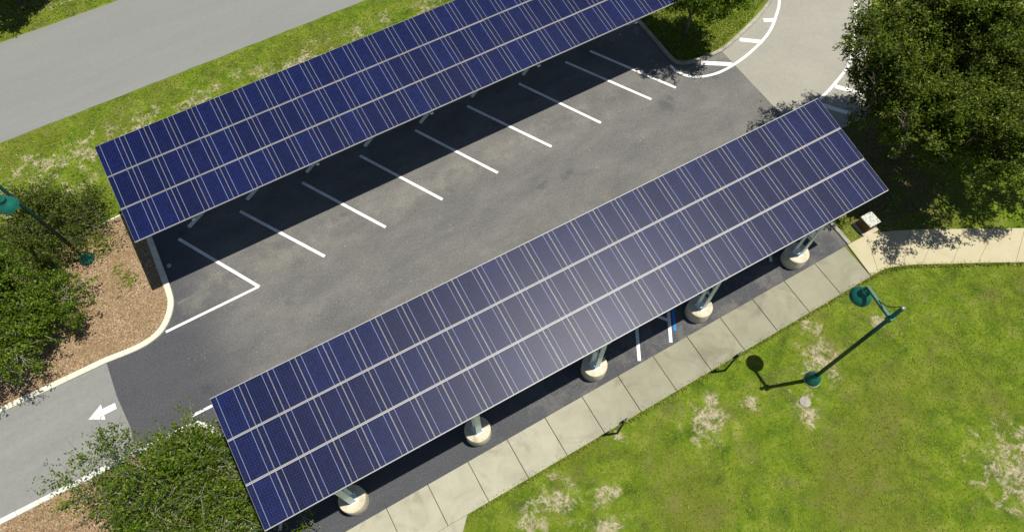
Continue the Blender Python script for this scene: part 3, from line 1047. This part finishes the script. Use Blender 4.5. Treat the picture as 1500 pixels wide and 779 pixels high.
gm = NT('grass_blades')
gc = gm.ramp(gm.island(), [(0.0, (0.068, 0.108, 0.008)), (0.5, (0.124, 0.182, 0.010)), (0.85, (0.190, 0.230, 0.022)), (1.0, (0.36, 0.33, 0.13))])
gm = gm.done(gm.mix(gm.mr(gm.noise(gm.pos(), 0.16, 4, 0.55, 0.3), 0.44, 0.68, 0, 0.6), gc, gm.mix(1.0, gc, (1.0, 0.84, 1.0), 'MULTIPLY')), 0.8, 0.15)

lawn = [(ps[0][0], 4.78), (0.2, 4.78), (-0.55, 4.0), (-0.6, -3.5), (46, -14), (46, -5.6)] + ps[::-1]
X = rng.uniform(-0.6, 46, 70000)
Y = rng.uniform(-14, 4.8, 70000)
ok = inside(lawn, X, Y)
X, Y = X[ok], Y[ok]


def keep_off_sand(X, Y):
    k = np.ones(len(X))
    for (x, y, r) in SAND:
        d = np.hypot(X - x, Y - y) / r
        k = np.minimum(k, 0.35 + 0.65 * np.clip(d * 1.2, 0, 1) ** 2)
    return rng.random(len(X)) < k


ok = keep_off_sand(X, Y)
X, Y = X[ok], Y[ok]
V, F = blades(X, Y, rng.uniform(0.02, 0.05, len(X)))
struct(fast_mesh('grass', V, F, gm), 'stuff')
# turf that creeps over the walk edges and kerbs
ex = rng.uniform(0.3, 26, 1500)
ey = YB - np.abs(rng.normal(0, 0.05, 1500)) + 0.02
t = rng.uniform(0, 1, 500)
psA = np.array(ps)
idx = rng.integers(0, len(ps) - 1, 900)
tt = rng.random(900)[:, None]
pe = psA[idx] * (1 - tt) + psA[idx + 1] * tt
X = np.concatenate([ex, pe[:, 0] - 0.02])
Y = np.concatenate([ey, pe[:, 1] - np.abs(rng.normal(0, 0.05, 900))])
V, F = blades(X, Y, rng.uniform(0.08, 0.15, len(X)), 0, 0.04)
struct(fast_mesh('grass', V, F, gm), 'stuff')
# verges, NE corner, island
regs = [([(-30, 29.9), (-9.3, 29.9), (26, 29.95), (26, 38.6), (-30, 38.6)], 16000, 0.07), ([(-30, 47.5), (12, 47.5), (12, 56), (-30, 56)], 8000, 0.09),
        ([(26.5, 7.2), (28.6, 6.9), (30.4, 6.1), (36.2, 3.0), (46, -2), (52, 14), (46, 22), (40, 18.5), (36.3, 14.6), (33, 13.4), (29, 13.3), (26.8, 11)], 12000, 0.07),
        ([(25.9, 29.3), (25.9, 23.6), (26.6, 23.0), (29, 22.85), (32.6, 23.9), (34.9, 25.1), (37, 27.5), (37.5, 30)], 7000, 0.11)]
allv, allf, off = [], [], 0
for poly, n, h in regs:
    P = np.array(poly)
    X = rng.uniform(P[:, 0].min(), P[:, 0].max(), n * 2)
    Y = rng.uniform(P[:, 1].min(), P[:, 1].max(), n * 2)
    ok = inside(poly, X, Y)
    X, Y = X[ok], Y[ok]
    V, F = blades(X, Y, rng.uniform(0.4, 1.1, len(X)) * h)
    allv.append(V)
    allf.append(F + off)
    off += len(V)
struct(fast_mesh('grass', np.concatenate(allv), np.concatenate(allf), gm), 'stuff')
# weeds in the gravel beds
X, Y = [], []
for (x, y, r, n) in [(-10.6, 25.2, 0.5, 60), (-11.3, 28.2, 0.6, 70), (-10.9, 26.3, 0.3, 20), (-9.9, 14.2, 0.9, 160), (-9.5, 12.2, 0.5, 100), (-12.2, 14.9, 1.0, 90), (-14.5, 14.6, 1.2, 60), (-16.8, 14.9, 0.8, 40), (-11.5, 28.9, 0.9, 80), (-9.6, 10.5, 0.6, 90)]:
    X.append(rng.normal(x, r * 0.6, n))
    Y.append(rng.normal(y, r * 0.6, n))
X, Y = np.concatenate(X), np.concatenate(Y)
V, F = blades(X, Y, rng.uniform(0.08, 0.18, len(X)), 0.065, 0.03)
struct(fast_mesh('weeds', V, F, gm), 'stuff')


def stones(X, Y, Z, S, name, mat):
    n = len(X)
    base = np.array([[1, 0, 0], [-1, 0, 0], [0, 1, 0], [0, -1, 0], [0, 0, 1], [0, 0, -1]], float)
    fc = np.array([[0, 2, 4], [2, 1, 4], [1, 3, 4], [3, 0, 4], [2, 0, 5], [1, 2, 5], [3, 1, 5], [0, 3, 5]])
    j = base[None] * rng.uniform(0.55, 1.25, (n, 6, 1)) * S[:, None, None]
    a = rng.uniform(0, 2 * np.pi, n)
    ca, sa = np.cos(a)[:, None], np.sin(a)[:, None]
    x = j[:, :, 0] * ca - j[:, :, 1] * sa
    y = (j[:, :, 0] * sa + j[:, :, 1] * ca) * 0.8
    V = np.stack([x + X[:, None], y + Y[:, None], j[:, :, 2] * 0.5 + Z], 2).reshape(-1, 3)
    F = (fc[None] + (np.arange(n) * 6)[:, None, None]).reshape(-1, 3)
    return struct(fast_mesh(name, V, F, mat), 'stuff')


sk = NT('gravel_stones')
stone_m = sk.done(sk.ramp(sk.island(), [(0.0, (0.150, 0.085, 0.040)), (0.4, (0.260, 0.160, 0.082)), (0.75, (0.350, 0.235, 0.130)), (1.0, (0.52, 0.41, 0.29))]), 0.9, 0.2)
bed = [(-20, 21.5), (-11.4, 21.4), (-10.3, 21.6), (-9.4, 22.6), (-9.1, 23.6), (-9.05, 29.6), (-18, 29.2)]
X = rng.uniform(-20, -9, 11000)
Y = rng.uniform(21.4, 29.7, 11000)
ok = inside(bed, X, Y)
stones(X[ok], Y[ok], 0.075, rng.uniform(0.015, 0.04, ok.sum()), 'gravel', stone_m)
X = rng.uniform(-22, -9.3, 9000)
Y = rng.uniform(9, 15.4, 9000)
stones(X, Y, 0.065, rng.uniform(0.02, 0.05, 9000), 'gravel', stone_m)
# pale pebbles strewn on the asphalt
pk = NT('pale_pebbles')
peb = pk.done(pk.ramp(pk.island(), [(0.0, (0.22, 0.21, 0.19)), (1.0, (0.60, 0.59, 0.55))]), 0.9, 0.2)
cx = rng.choice(26, 700)
ctr = np.stack([rng.uniform(-11, 8, 26), rng.uniform(15, 21, 26)], 1)
X = ctr[cx, 0] + rng.normal(0, 0.6, 700)
Y = ctr[cx, 1] + rng.normal(0, 0.35, 700)
ok = (Y > 14.2) & (Y < 22) & (X > -12.5)
stones(X[ok], Y[ok], 0.012, rng.uniform(0.008, 0.030, ok.sum()) ** 1.0, 'pebbles', peb)
